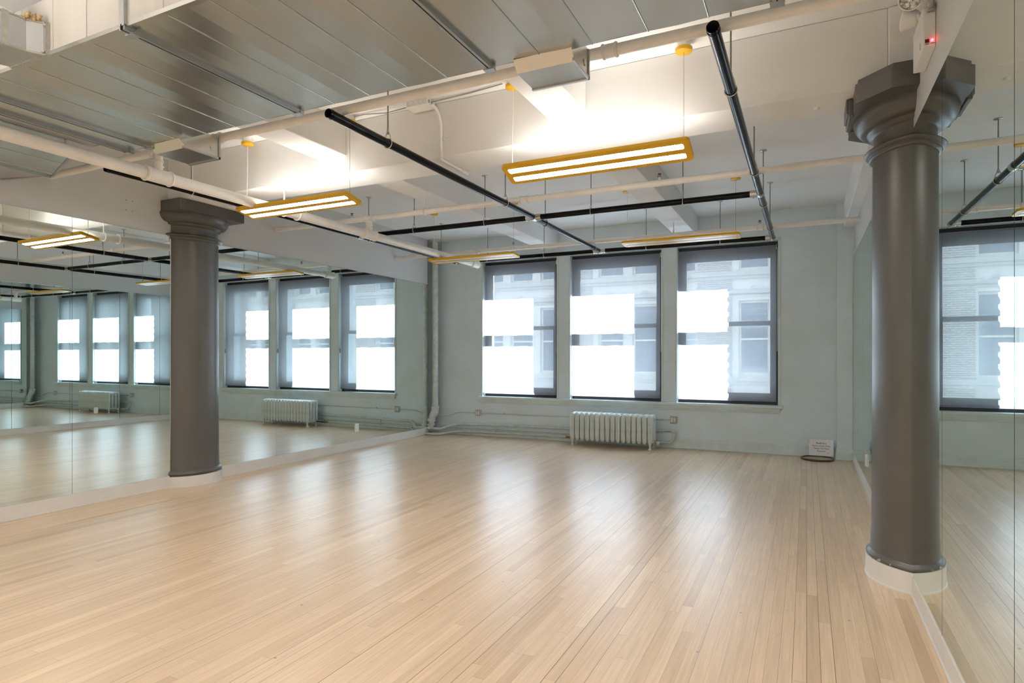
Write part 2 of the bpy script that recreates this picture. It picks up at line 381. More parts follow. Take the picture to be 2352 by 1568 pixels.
# skirting
mb = MB()
mb.box(-6.3, .372, 9.482, YB, 0, .095); mb.box(-6.3, .372, 9.488, YB, .095, .15); mb.box(-6.3, .372, 9.470, YB, 0, .014)
mb.box(.352, XR, 9.345, YB, 0, .095); mb.box(.36, XR, 9.355, YB, .095, .148); mb.box(.345, XR, 9.335, YB, 0, .014)
struct(mb.build('baseboard_back', M['trimg'], bevel=.003), 'pale green stepped skirting under the windows', 'skirting')
mb = MB()
for a, b in ((YN, 4.275), (4.915, 9.215)):
    mb.box(XL, XL + .024, a, b, 0, .123); mb.box(XL, XL + .034, a, b, 0, .012)
struct(mb.build('baseboard_left', M['skirt'], bevel=.002), 'beige skirting below the left mirrors', 'skirting')
mb = MB()
for a, b in ((YN, 4.245), (4.92, 9.345)):
    mb.box(XR - .014, XR, a, b, 0, .112); mb.box(XR - .022, XR, a, b, 0, .012)
struct(mb.build('baseboard_right', M['skirt'], bevel=.002), 'beige skirting below the right mirrors', 'skirting')
# long sill and casing
mb = MB(); mb.box(-5.21, -.305, 9.425, YB + .02, .655, ZS); mb.box(-5.18, -.335, 9.455, YB, .615, .655); mb.box(-5.16, -.35, 9.475, YB, .585, .615)
struct(mb.build('trim_1', M['trimg'], bevel=.004), 'long pale green sill below the three windows', 'sill')
mb = MB()
for i, (a, b) in enumerate(WIN):
    mb.box(a - .028, a, 9.486, YB, ZS, ZH + .03); mb.box(b, b + .028, 9.486, YB, ZS, ZH + .03)
mb.box(-5.20, -.33, 9.478, YB, ZH, ZH + .035)
struct(mb.build('trim_2', M['trimg'], bevel=.003), 'narrow pale green casing around the three windows', 'casing')

# windows with sashes, glass; blinds hang inside
WL = ['window_1', 'window_2', 'window_3']
wl = ['sash window beside the corner riser pipe', 'sash window above the radiator', 'sash window nearest the right-hand mirrors']
for i, (a, b) in enumerate(WIN):
    root = thing(WL[i], ((a + b) / 2, 9.6, ZS), wl[i], 'window'); root['kind'] = 'structure'
    ox, oy, oz = root.location
    def T(mb, name, mat, par=root, bev=.003):
        o = mb.build(name, mat, par, bevel=bev); o.data.transform(Matrix.Translation((-ox, -oy, -oz))); return o
    fa, fb = a + .055, b - .055
    mb = MB(); mb.box(a, fa, 9.59, 9.72, ZS, ZH); mb.box(fb, b, 9.59, 9.72, ZS, ZH); mb.box(fa, fb, 9.59, 9.72, 2.93, ZH); mb.box(fa, fb, 9.59, 9.74, ZS, .745)
    T(mb, 'window_frame', M['frame'])
    la, lb = fa + .055, fb - .055
    mb = MB(); mb.box(fa, la, 9.615, 9.652, .745, 1.915); mb.box(lb, fb, 9.615, 9.652, .745, 1.915); mb.box(la, lb, 9.615, 9.652, .745, .86); mb.box(la, lb, 9.615, 9.652, 1.855, 1.915)
    T(mb, 'lower_sash', M['frame'])
    T(MB().box(la, lb, 9.63, 9.636, .86, 1.855), 'glass', M['glass'], bev=0)
    mb = MB(); mb.box(fa, la, 9.658, 9.695, 1.85, 2.93); mb.box(lb, fb, 9.658, 9.695, 1.85, 2.93); mb.box(la, lb, 9.658, 9.695, 2.835, 2.93); mb.box(la, lb, 9.658, 9.695, 1.85, 1.91)
    T(mb, 'upper_sash', M['frame'])
    T(MB().box(la, lb, 9.674, 9.68, 1.91, 2.835), 'glass', M['glass'], bev=0)
# roller blinds
bl = ['lowered grey screen blind in the window beside the corner riser pipe', 'lowered grey screen blind in the middle window above the radiator', 'lowered grey screen blind in the window nearest the right-hand mirrors']
for i, (a, b) in enumerate(WIN):
    root = thing('roller_blind', ((a + b) / 2, 9.535, 2.97), bl[i], 'blind', 'roller blinds in the window wall')
    ox, oy, oz = root.location; x0, x1 = a + .012, b - .024
    def T(mb, name, mat, bev=0.):
        o = mb.build(name, mat, root, bevel=bev); o.data.transform(Matrix.Translation((-ox, -oy, -oz))); return o
    T(MB().cyl((x0 + .004, 9.545, 2.975), (x1 - .004, 9.545, 2.975), .022, n=24), 'roller', M['blind'])
    # fabric hanging from the roller with a faint waviness
    nx, nz = 28, 10; vs = []; fs = []
    for k in range(nz + 1):
        z = 2.985 - (2.985 - .77) * k / nz
        for j in range(nx + 1):
            x = x0 + (x1 - x0) * j / nx; vs.append((x, 9.523 + .0025 * math.sin(j * .9 + i) * math.sin(PI * k / nz), z))
    for k in range(nz):
        for j in range(nx): fs.append((k * (nx + 1) + j, k * (nx + 1) + j + 1, (k + 1) * (nx + 1) + j + 1, (k + 1) * (nx + 1) + j))
    T(MB().add(vs, fs, 0, True), 'blind_fabric', M['blind'])
    T(MB().box(x0, x1, 9.517, 9.53, .745, .778), 'bottom_bar', M['blind'], .003)
    for xx in (x0 - .006, x1): T(MB().box(xx, xx + .006, 9.52, 9.575, 2.94, 3.01), 'bracket', M['plastic'])
    T(MB().tube([(x1 + .012, 9.53, 2.96), (x1 + .013, 9.53, 2.2), (x1 + .012, 9.53, 1.55)], .003, 8), 'chain', M['plastic'])
    T(MB().box(x1 + .006, x1 + .018, 9.52, 9.54, 1.47, 1.56), 'chain_tensioner', M['grey'], .003)

# ---------------------------------------------------------------- mirrors
def mirror_panel(side, y0, y1, tilt, label):
    g = .003; cy = (y0 + y1) / 2; h = (y1 - y0) / 2 - g
    z0, z1 = (.124, 2.685) if side == 'L' else (.113, 2.728)
    t = .008; x = (XL + .0085) if side == 'L' else (XR - .005)
    s = 1 if side == 'L' else -1
    mb = MB(); mb.box(-t / 2, t / 2, -h, h, z0, z1)
    mb.mi = [1, 1, 1, 0 if s > 0 else 1, 1, 0 if s < 0 else 1]
    o = mb.build('wall_mirror', [M['mirror'], M['edge']], None, (x, cy, 0), (0, 0, tilt))
    return tag(o, label, 'mirror', 'mirrors on the %s wall' % ('left' if side == 'L' else 'right'))
T1 = -.006
Llab = ['tall left wall mirror panel cut off by the left edge of the picture',
        'tall mirror panel directly before the left-hand dark column',
        'tall mirror panel directly behind the left-hand dark column, towards the windows',
        'left wall mirror panel, second beyond the left-hand dark column',
        'left wall mirror panel, third beyond the left-hand dark column',
        'left wall mirror panel, second from the riser pipe corner',
        'narrow left wall mirror panel touching the riser pipe corner']
Ls = [(2.24, 3.32), (3.32, 4.288), (4.83, 5.728), (5.728, 6.616), (6.616, 7.496), (7.496, 8.368), (8.368, 9.212)]
for (a, b), l in zip(Ls, Llab): mirror_panel('L', a, b, T1, l)
mirror_panel('L', 1.16, 2.24, T1, 'left wall mirror panel outside the picture beside the camera')
mirror_panel('L', .08, 1.16, T1, 'left wall mirror panel outside the picture, farthest from the windows')
Rl = ['right wall mirror panel at the edge of the picture nearest the camera', 'wide right wall mirror panel between the two thin seams',
      'right wall mirror panel touching the right-hand dark column on the camera side', 'right wall mirror panel just behind the right-hand dark column',
      'right wall mirror panel, second behind the right-hand dark column', 'right wall mirror panel with the white outlet plate',
      'right wall mirror panel, second from the window wall', 'narrow right wall mirror panel touching the corner pilaster']
Rs = [(1.2, 2.303), (2.303, 3.39), (3.39, 4.325), (4.9, 5.85), (5.85, 6.8), (6.8, 7.75), (7.75, 8.602), (8.602, 9.36)]
for k, ((a, b), l) in enumerate(zip(Rs, Rl)): mirror_panel('R', a, b, 0.0, l)
mirror_panel('R', .1, 1.2, 0.0, 'right wall mirror panel outside the picture beside the camera')

# ---------------------------------------------------------------- columns
def column(c, octagon, label, zcap, half, skirt_z, bolts):
    root = thing('column', (c[0], c[1], 0), label, 'column', None); root['kind'] = 'thing'
    R = .338; zt = zcap - .115
    prof = [(.352, .14), (.347, .2), (R + .004, .32), (R, .8), (R, 1.6), (R - .003, zcap - .40), (R + .002, zcap - .375)]
    MB().lathe(prof, n=72).build('shaft', M['column'], root)
    # rounded base roll
    pr = [(.345, .175)] + [(.352 + .021 * math.sin(PI * t / 8), .165 - .047 * t / 8) for t in range(9)] + [(.345, .11)]
    MB().lathe(pr, n=72).build('base_roll', M['column'], root)
    MB().lathe([(.345, skirt_z), (.374, skirt_z), (.374, .012), (.380, .010), (.380, 0), (.345, 0)], n=72, smooth=False).build('skirting', M['skirt'] if not octagon else M['white'], root)
    # neck rings
    z = zcap - .375
    pr = [(R, z - .012), (R + .016, z - .008), (R + .02, z + .002), (R + .014, z + .012), (R + .018, z + .014)]
    pr += [(R + .018 + .026 * math.sin(PI * t / 8), z + .014 + .038 * t / 8) for t in range(1, 9)] + [(R - .005, z + .055)]
    MB().lathe(pr, n=72).build('astragal', M['column'], root)
    # capital: neck, fillet, echinus
    z2 = zcap - .235
    pr = [(R - .008, z + .05), (R - .008, z2 - .01), (R - .004, z2), (R + .020, z2 + .004), (R + .022, z2 + .022), (R + .032, z2 + .026)]
    pr += [(R + .032 + .075 * math.sin(PI / 2 * t / 8), z2 + .026 + (zt - z2 - .026) * (1 - math.cos(PI / 2 * t / 8))) for t in range(1, 9)]
    MB().lathe(pr, n=72).build('capital', M['column'], root)
    hx, hy = half
    if octagon:
        k = .17
        pts = [(-hx + k, -hy), (hx - k, -hy), (hx, -hy + k), (hx, hy - k), (hx - k, hy), (-hx + k, hy), (-hx, hy - k), (-hx, -hy + k)]
    else: pts = [(-hx, -hy), (hx, -hy), (hx, hy), (-hx, hy)]
    MB().prism(pts, zt, zcap).build('abacus', M['column'], root, bevel=.006)
    if octagon:
        MB().prism([(x * .965, y * .965) for x, y in pts], zcap, zcap + .03).build('abacus_top', M['column'], root, bevel=.004)
        mb = MB(); mb.box(-hx - .025, -hx + .004, -.17, .14, zt - .01, zt + .10); mb.box(-hx - .038, -hx - .022, -.15, .10, zt + .02, zt + .11)
        mb.box(-hx - .01, -hx + .05, .14, .2, zt - .01, zt + .1)
        mb.build('side_bracket', M['column'], root, bevel=.006)
        for ang in (212, 226):
            t = math.radians(ang)
            p = (.372 * math.cos(t), .372 * math.sin(t), .142)
            q = (.384 * math.cos(t), .384 * math.sin(t), .144)
            MB().cyl(p, q, .007 if ang == 226 else .010, .005, n=12).build('bolt', M['steel'], root)
    return root
column(CL, False, 'dark grey round column with a square capital set into the left mirror wall', 3.04, (.465, .402), .112, False)
column(CR, True, 'dark grey round column with a chamfered capital set into the right mirror wall', 3.04, (.455, .52), .128, True)

# ---------------------------------------------------------------- lamps
def lamp(cx, cy, cz, L, tilt, lit, label, xcan=None, ycan=None):
    root = thing('pendant_lamp', (cx, cy, cz), label, 'pendant lamp', 'yellow linear pendant lamps')
    W, H = .225, .026
    def rrect(hx, hy, r, n=5):
        pts = []
        for sx, sy, a in ((1, 1, 0), (-1, 1, 90), (-1, -1, 180), (1, -1, 270)):
            for k in range(n + 1):
                t = math.radians(a + 90 * k / n); pts.append((sx * (hx - r) + r * math.cos(t), sy * (hy - r) + r * math.sin(t)))
        return pts
    rt = Matrix.Rotation(tilt, 4, 'X')
    def B(mb, name, mat, bev=0.):
        o = mb.build(name, mat, root, bevel=bev); o.data.transform(rt); return o
    hx, hy = L / 2, W / 2
    B(MB().prism(rrect(hx, hy, .03), -.006, .020), 'housing', M['yellow'], .004)
    for s in (-1, 1):
        pts = [(x, y + s * .050) for x, y in rrect(hx - .042, .0255, .013)]
        mb = MB().prism(pts, -.0085, -.0055); mb.mi[0] = 1
        B(mb, 'diffuser', [M['lamp_off'], M['lamp_on'] if lit else M['lamp_off']])
    mb = MB().prism(rrect(hx - .05, hy - .03, .02), .0195, .0215); mb.mi[1] = 1
    B(mb, 'uplight', [M['lamp_off'], M['lamp_off'] if not lit else M['lamp_up'] if cy > 2 else M['lamp_up_fill']])
    xs = xcan or (cx - L / 2 + .05, cx + L / 2 - .05)
    for k, xx in enumerate(xs):
        x = xx - cx; zt = ceil_at(xx, cy) - cz
        mb = MB(); mb.lathe([(0, zt - .072), (.052, zt - .072), (.056, zt - .068), (.056, zt - .046), (.05, zt - .044), (0, zt - .044)], (x, 0, 0), 32)
        mb.build('canopy', M['yellow'], root)
        MB().cyl((x, 0, zt - .045), (x, 0, zt), .045, n=24).build('ceiling_box', M['white'], root)
        r = .003 if k == 0 else .0014
        bow = .008 if k == 0 else 0
        MB().tube([(x, 0, .02), (x - bow, 0, .22), (x + bow * .3, 0, .45), (x, 0, zt - .07)], r, 8).build('suspension_cable', M['pipew'] if k == 0 else M['steeld'], root)
        if k == 0: MB().cyl((x, 0, .018), (x, 0, .045), .007, .004, n=12).build('cable_grip', M['plastic'], root)
    return root
lamp(-4.20, 4.17, 2.765, 1.35, math.radians(-13), True, 'lit yellow pendant lamp hanging before the left-hand dark column')
lamp(-1.365, 4.15, 2.768, 1.36, math.radians(-19), True, 'lit yellow pendant lamp between the two open pipe ends')
lamp(-4.165, 7.38, 2.75, 1.36, math.radians(-6), False, 'unlit yellow pendant lamp below the end of the white main pipe')
lamp(-1.36, 7.40, 2.775, 1.36, math.radians(-4), False, 'unlit yellow pendant lamp in front of the window nearest the right mirrors')
lamp(-3.90, .78, 2.765, 1.35, 0, True, 'added yellow fill lamp behind the duct on the left, outside the picture')  # unseen lamps from here on, added behind the camera for warm fill light
lamp(-.80, .78, 2.765, 1.35, 0, True, 'added yellow fill lamp behind the duct on the right, outside the picture')
lamp(-4.20, -2.6, 2.765, 1.35, 0, True, 'added yellow fill lamp at the back left of the room, outside the picture')
lamp(-.80, -2.6, 2.765, 1.35, 0, True, 'added yellow fill lamp at the back right of the room, outside the picture')

# ---------------------------------------------------------------- black pipe grid
PZ, PR = 2.945, .030
P1, P2, P3, X1, X2 = -2.74, -.397, -5.19, 6.24, 8.64
def bpipe(a, b, label, open_end=True):
    a = Vector(a); b = Vector(b); mid = (a + b) / 2; d = (b - a).normalized()
    root = thing('black_pipe', mid, label, 'pipe', 'black pipe grid under the ceiling')
    MB().cyl(a - mid, b - mid, PR, n=28, mi=0, hollow=(PR - .004, .25, 1) if open_end else None).build('pipe', [M['black'], M['hole']], root)
    if open_end:
        ax = 'y' if abs(d.y) > .5 else 'x'
        mb = MB()
        for k in (.018, .032): mb.ring(tuple(a - mid + d * k), PR, .0018, ax, 28, 6)
        mb.build('rolled_groove', M['black'], root)
    return root
bpipe((P1, 2.99, PZ), (P1, X2 - .035, PZ), 'black pipe with open end, middle one of the three running towards the windows')
bpipe((P2, 2.99, PZ), (P2, X2 + .03, PZ), 'black pipe with open end nearest the right-hand column')
bpipe((P3, 3.07, PZ), (P3, X2 + .03, PZ), 'black pipe along the left wall behind the white main pipe')
for (x0, x1, y, lab) in ((P3 + .06, P1 - .06, X1, 'black cross pipe left of the middle clamp, away from the windows'), (P1 + .06, P2 - .06, X1, 'black cross pipe between the middle clamp and the right black pipe'),
                         (P3 + .06, P1 - .05, X2, 'black cross pipe above the left and middle window, hidden partly by the unlit lamp'), (P1 + .05, P2 - .06, X2, 'black cross pipe right above the window heads on the right')):
    bpipe((x0, y, PZ), (x1, y, PZ), lab, False)
def clamp(x, y, lab, arms=(-1, 1)):
    root = thing('pipe_clamp', (x, y, PZ), lab, 'pipe clamp', 'steel clamps of the black pipe grid')
    MB().cyl((0, -.04, 0), (0, .04, 0), PR + .006, n=28).build('collar', M['steel'], root, bevel=.002)
    for s in arms:
        MB().cyl((s * .03, 0, 0), (s * .09, 0, 0), PR + .007, PR + .005, n=28).build('sleeve', M['steel'], root)
    for s in arms: MB().cyl((s * .06, 0, -PR - .012), (s * .06, 0, -PR + .002), .006, n=10).build('set_screw', M['steeld'], root)
clamp(P1, X1, 'steel clamp joining the black pipes in the middle of the grid')
clamp(P2, X1, 'steel clamp on the right black pipe, the one away from the windows', (-1,))
clamp(P1, X2, 'steel clamp at the window end of the middle black pipe')
clamp(P2, X2, 'steel clamp at the window end of the right black pipe', (-1,))
clamp(P3, X1, 'steel clamp on the left black pipe behind the white main pipe', (1,))
clamp(P3, X2, 'steel clamp at the window end of the left black pipe', (1,))
def hanger(x, y, axis, lab, pz=PZ, pr=PR, mat='steeld', grp='rods holding the black pipes'):
    zt = ceil_at(x, y)
    root = thing('pipe_hanger', (x, y, pz), lab, 'pipe hanger', grp)
    MB().ring((0, 0, 0), pr + .004, .0042, axis, 28, 6).build('ring', M['steel'] if mat != 'pipew' else M[mat], root)
    w = pr * .9; h = .085
    mb = MB()
    for s in (-1, 1):
        p = [(s * w, .35 * pr), (s * w * .75, h * .6), (s * .008, h)]
        mb.tube([(0, a, b) if axis == 'x' else (a, 0, b) for a, b in p], .0035, 6)
    mb.cyl((0, 0, h - .008), (0, 0, h + .014), .009, n=6)
    mb.build('clevis', M['steel'] if mat != 'pipew' else M[mat], root)
    MB().cyl((0, 0, h - .02), (0, 0, zt - pz), .0052, n=10).build('rod', M[mat], root)
    MB().lathe([(0, zt - pz - .008), (.034, zt - pz - .006), (.036, zt - pz), (0, zt - pz)], n=20).build('ceiling_flange', M['steel'] if mat != 'pipew' else M[mat], root)
places = {'P1': [(3.606, 'nearest its open end'), (5.526, 'just before the grid clamp'), (6.573, 'just behind the middle clamp'), (8.383, 'close to the windows')],
          'P2': [(3.75, 'nearest its open end'), (5.50, 'before the grid clamp'), (6.70, 'just behind the grid clamp'), (7.98, 'closest to the windows')],
          'P3': [(3.85, 'nearest its open end'), (6.42, 'behind the grid clamp'), (8.19, 'closest to the corner riser pipe')]}
for nm, px, word in (('P1', P1, 'middle'), ('P2', P2, 'right'), ('P3', P3, 'left')):
    for y, w in places[nm]: hanger(px, y, 'y', 'rod holding the %s lengthwise black pipe, %s' % (word, w))
for x, w in ((-4.344, 'first from the white main pipe'), (-3.358, 'second from the white main pipe'), (-2.073, 'right after the middle clamp'), (-1.113, 'nearest the right black pipe')):
    hanger(x, X1, 'x', 'rod holding the black cross pipe in the middle, ' + w)
for x, w in ((-4.6, 'nearest the corner riser pipe'), (-3.62, 'between left and middle window'), (-2.05, 'above the right part of the middle window'), (-1.05, 'behind the unlit lamp on the right')):
    hanger(x, X2, 'x', 'rod of the window-side black cross pipe, ' + w)

# ---------------------------------------------------------------- white sprinkler pipes
MX, MZ, MR, SZ, SR = -4.64, 2.83, .047, 3.02, .030
SY = [3.146, 5.75, 8.28]
root = thing('sprinkler_main', (MX, 5, MZ), 'thick white sprinkler main pipe running lengthwise above the left lamp', 'pipe')
MB().cyl((0, -7.5, 0), (0, SY[2] - 5 + .05, 0), MR, n=32).build('pipe', M['pipew'], root)
for y in SY:
    dy = y - 5
    mb = MB(); mb.cyl((0, dy - .1, 0), (0, dy + .1, 0), MR + .009, n=32)
    for e in (-.1, .1): mb.ring((0, dy + e, 0), MR + .005, .011, 'y', 32, 8)
    mb.cyl((0, dy, 0), (0, dy, SZ - MZ - .02), .036, n=28); mb.ring((0, dy, .075), .036, .008, 'z', 28, 8); mb.ring((0, dy, .115), .036, .008, 'z', 28, 8)
    mb.build('tee', M['pipew'], root)
for y in (.9, 4.45):
    mb = MB(); mb.ring((0, y - 5, 0), MR + .004, .006, 'y', 32, 8); mb.cyl((0, y - 5, MR), (0, y - 5, ceil_at(MX, y) - MZ), .008, n=12)
    mb.build('hanger', M['pipew'], root)
MB().ring((0, 4.62 - 5, 0), MR + .006, .009, 'y', 32, 8).build('joint_ring', M['pipew'], root)
sl = ['white sprinkler branch pipe running beside the metal duct', 'cream sprinkler branch pipe crossing above the middle of the black grid', 'white sprinkler branch pipe nearest the windows']
ends = [XR, XR, XR]
for i, y in enumerate(SY):
    root = thing('sprinkler_branch', (-2.5, y, SZ), sl[i], 'pipe')
    MB().cyl((XL + 2.5 - .02, 0, 0), (ends[i] + 2.5 + .02, 0, 0), SR, n=28).build('pipe', M['pipew'], root)
    x = MX + 2.5
    mb = MB(); mb.cyl((x - .06, 0, 0), (x + .06, 0, 0), SR + .007, n=28)
    for e in (-.06, .06): mb.ring((x + e, 0, 0), SR + .004, .008, 'x', 28, 8)
    mb.build('tee', M['pipew'], root)
    cps = {0: [(-3.95,), (-.94,)], 1: [(-2.63,)], 2: [(-4.0,), (-.53,)]}[i]
    for (cx,) in cps:
        mb = MB(); mb.cyl((cx + 2.5 - .035, 0, 0), (cx + 2.5 + .035, 0, 0), SR + .006, n=28)
        for e in (-.035, .035): mb.ring((cx + 2.5 + e, 0, 0), SR + .003, .008, 'x', 28, 8)
        mb.build('coupling', M['pipew'], root)
    for cx in {0: [], 1: [-4.9, -1.24], 2: [-3.97, -.53]}[i]:
        x = cx + 2.5
        hd = MB().cyl((x, 0, SR - .005), (x, 0, SR + .022), .013, n=14).build('sprinkler_head', M['pipew'], root)
        mb = MB()
        for s in (-1, 1): mb.tube([(x + s * .011, 0, SR + .02), (x + s * .014, 0, SR + .038), (x + s * .003, 0, SR + .054)], .0028, 6)
        mb.cyl((x, 0, SR + .053), (x, 0, SR + .058), .017, n=16); mb.cyl((x, 0, SR + .02), (x, 0, SR + .05), .003, n=8)
        mb.build('deflector', M['bronze'], hd)
    for cx in {0: [], 1: [-3.86], 2: [-1.6]}[i]:
        x = cx + 2.5; mb = MB(); mb.ring((x, 0, 0), SR + .004, .006, 'x', 28, 8); mb.cyl((x, 0, SR), (x, 0, 3.19 - SZ), .006, n=10); mb.cyl((x, 0, SR), (x, 0, SR + .03), .010, n=10)
        mb.build('hanger', M['pipew'], root)

# ---------------------------------------------------------------- air duct
DZ, DN, DF, DT = 2.89, 1.728, 2.795, 3.17
root = thing('air_duct', (-2.0, 2.26, DZ), 'large galvanised rectangular air duct across the top of the picture', 'air duct')
O = Vector((-2.0, 2.26, DZ))
def D(mb, name, mat, bev=0., par=root):
    o = mb.build(name, mat, par, bevel=bev); o.data.transform(Matrix.Translation(-O)); return o
xr = .54
sections = [(-4.59, -4.43), (-4.41, -4.195), (-4.175, -2.79), (-2.77, -1.475), (-1.455, -.12), (-.10, xr)]
for a, b in sections:
    mb = MB(); far = DF if a > -4.5 else 2.62
    n = max(1, round((b - a) / .27)); e = .0
    # underside made of shallow cross-broken sheets between standing ridges
    for k in range(n):
        x0 = a + (b - a) * k / n; x1 = a + (b - a) * (k + 1) / n; xm = (x0 + x1) / 2
        dz = .0035 * (1 if k % 2 else -.6)
        vs = [(x0, DN, DZ), (xm, DN, DZ - dz), (x1, DN, DZ), (x0, far, DZ), (xm, far, DZ - dz), (x1, far, DZ)]
        mb.add(vs, [(0, 3, 4, 1), (1, 4, 5, 2)], 0)
        if k: mb.cyl((x0, DN, DZ - .001), (x0, far, DZ - .001), .003, n=8)
        y_ = DN - .0025 * (1 if k % 2 else -1)
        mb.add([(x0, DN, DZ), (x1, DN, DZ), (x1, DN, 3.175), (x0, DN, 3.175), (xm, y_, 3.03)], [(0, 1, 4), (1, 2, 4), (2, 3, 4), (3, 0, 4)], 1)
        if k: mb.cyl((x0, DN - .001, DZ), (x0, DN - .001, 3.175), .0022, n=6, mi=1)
    mb.add([(a, far, DZ), (b, far, DZ), (b, far, 3.17), (a, far, 3.17)], [(0, 3, 2, 1)], 0)
    mb.add([(a, DN, DZ), (a, far, DZ), (a, far, 3.17), (a, DN, 3.17)], [(0, 3, 2, 1)], 0)
    mb.add([(b, DN, DZ), (b, far, DZ), (b, far, 3.17), (b, DN, 3.17)], [(0, 1, 2, 3)], 0)
    mb.add([(a, DN, 3.17), (b, DN, 3.17), (b, far, 3.17), (a, far, 3.17)], [(0, 1, 2, 3)], 0)
    mb.box(a, b, DN - .004, DN + .02, DZ - .004, DZ + .016)
    D(mb, 'duct_section', [M['duct'], M['duct_lit_face']])
for x in (-4.42, -4.185, -2.78, -1.465, -.11):
    fo = MB(); fo.box(x - .018, x - .003, DN - .012, DF + .012, DZ - .02, DZ + .004); fo.box(x + .003, x + .018, DN - .012, DF + .012, DZ - .02, DZ + .004)
    fo.box(x - .018, x + .018, DN - .016, DN, DZ - .004, 3.18)
    f = D(fo, 'flange', M['ductb'])
    for yy in (DN + .04, DF - .02):
        D(MB().cyl((x - .03, yy, DZ - .012), (x + .03, yy, DZ - .012), .008, n=6), 'bolt', M['steel'], par=f)
        D(MB().box(x - .028, x + .028, yy - .02, yy + .02, DZ - .026, DZ - .019), 'corner_plate', M['ductb'], par=f)
    D(MB().box(x - .003, x + .003, DN - .018, DF + .01, DZ - .021, DZ + .004), 'joint_gasket', M['hole'], par=f)
# supply boots on the far side
def boot(x0, x1, y1):
    zb = 2.84; mb = MB()
    ys = DF - .055
    vs = [(x0, DF, DZ), (x1, DF, DZ), (x1, DF, 3.0), (x0, DF, 3.0), (x0 + .0, ys + .03, DZ), (x1, ys + .03, DZ),
          (x0, y1, zb), (x1, y1, zb), (x1, y1, 2.99), (x0, y1, 2.99), (x0, ys + .08, zb), (x1, ys + .08, zb)]
    fs = [(4, 10, 11, 5), (10, 6, 7, 11), (6, 9, 8, 7), (9, 3, 2, 8), (1, 2, 8, 7, 11, 5), (0, 4, 10, 6, 9, 3)]
    mb.add(vs, fs, 0)
    o = D(mb, 'supply_boot', M['duct'])
    mb = MB(); mb.box(x0 - .006, x1 + .006, y1 - .012, y1 + .004, zb - .006, zb + .01); mb.box(x1 - .004, x1 + .006, y1 - .012, y1 + .004, zb, 2.99); mb.box(x1 - .003, x1 + .006, DF, y1, zb - .006, zb + .008)
    D(mb, 'edge_flange', M['ductb'], par=o)
    D(MB().cyl((x1 - .002, y1 - .06, zb + .06), (x1 + .004, y1 - .06, zb + .06), .018, n=16), 'knockout', M['duct'], par=o)
boot(-4.18, -3.86, 3.09); boot(-1.33, -1.02, 3.03)
# side wing reaching the left wall
mb = MB()
poly = [(-6.125, 1.3), (-4.60, 1.3), (-4.60, 2.45), (-5.0, 2.69), (-5.63, 2.906), (-6.125, 2.77)]
mb.prism(poly, DZ + .002, 3.17)
mb.cyl((-5.55, 1.3, DZ + .001), (-5.55, 2.88, DZ + .001), .004, n=8); mb.cyl((-5.2, 1.3, DZ + .001), (-5.2, 2.75, DZ + .001), .003, n=8)
mb.box(-5.66, -5.64, 1.3, 2.9, DZ - .012, DZ + .004)
w = D(mb, 'side_wing', M['duct'])
mb = MB(); a, b = Vector((-5.0, 2.69, DZ)), Vector((-5.63, 2.906, DZ)); mb.tube([a, b], .009, 6)
a = Vector((-6.12, 2.77, DZ)); mb.tube([b, a], .007, 6); mb.tube([Vector((-4.6, 2.45, DZ)), Vector((-5.0, 2.69, DZ))], .007, 6)
D(mb, 'edge_flange', M['ductb'], par=w)
# elbow leaving the near side
zt = 3.045; e = MB()
inner = [(-3.385, DN), (-3.43, 1.655), (-3.445, 1.575), (-3.6, .9)]
outer = [(-3.69, DN), (-3.72, 1.655), (-3.76, 1.575), (-3.95, .9)]
for (p, q), (r_, s_) in zip(zip(inner, inner[1:]), zip(outer, outer[1:])):
    e.add([(*p, DZ), (*q, DZ), (*q, zt), (*p, zt)], [(0, 3, 2, 1)], 0)
    e.add([(*r_, DZ), (*s_, DZ), (*s_, zt), (*r_, zt)], [(0, 1, 2, 3)], 0)
    e.add([(*p, DZ), (*q, DZ), (*s_, DZ), (*r_, DZ)], [(0, 1, 2, 3)], 0)
    e.add([(*p, zt), (*q, zt), (*s_, zt), (*r_, zt)], [(3, 2, 1, 0)], 0)
el = D(e, 'branch_elbow', M['ductb'])
mb = MB()
for p, q in zip(inner, inner[1:]):
    mb.tube([(*p, DZ), (*q, DZ)], .005, 6); mb.tube([(*p, zt), (*q, zt)], .005, 6)
mb.box(-3.70, -3.375, DN - .016, DN - .004, DZ - .006, DZ + .012); mb.box(-3.392, -3.372, DN - .018, DN, DZ, zt)
mb.box(-3.46, -3.435, 1.56, 1.585, DZ - .006, zt + .006)
D(mb, 'edge_flange', M['steel'], par=el)
for p in ((-3.388, 1.706, DZ + .008), (-3.376, 1.706, zt - .02), (-3.60, 1.716, DZ - .008)): D(MB().cyl((p[0], p[1], p[2]), (p[0] + .012, p[1] - .006, p[2]), .006, n=6), 'bolt', M['steel'], par=el)
# loose fibre lying on the elbow
vs = MB()
for k in range(26):
    t = random.random(); x = -3.395 - .10 * t + random.uniform(-.01, .01); y = 1.70 - .05 * random.random(); z = zt + .004
    pts = [(x, y, z)]
    for j in range(3): pts.append((pts[-1][0] + random.uniform(-.018, .014), pts[-1][1] + random.uniform(-.006, .006), pts[-1][2] + random.uniform(.0, .016) * (1.1 - t)))
    vs.tube(pts, [.010, .009, .006, .002], 6)
tag(vs.build('insulation_scrap', M['fibre']), 'ragged tan scrap of fibre insulation lying on the small duct elbow', 'insulation scrap')

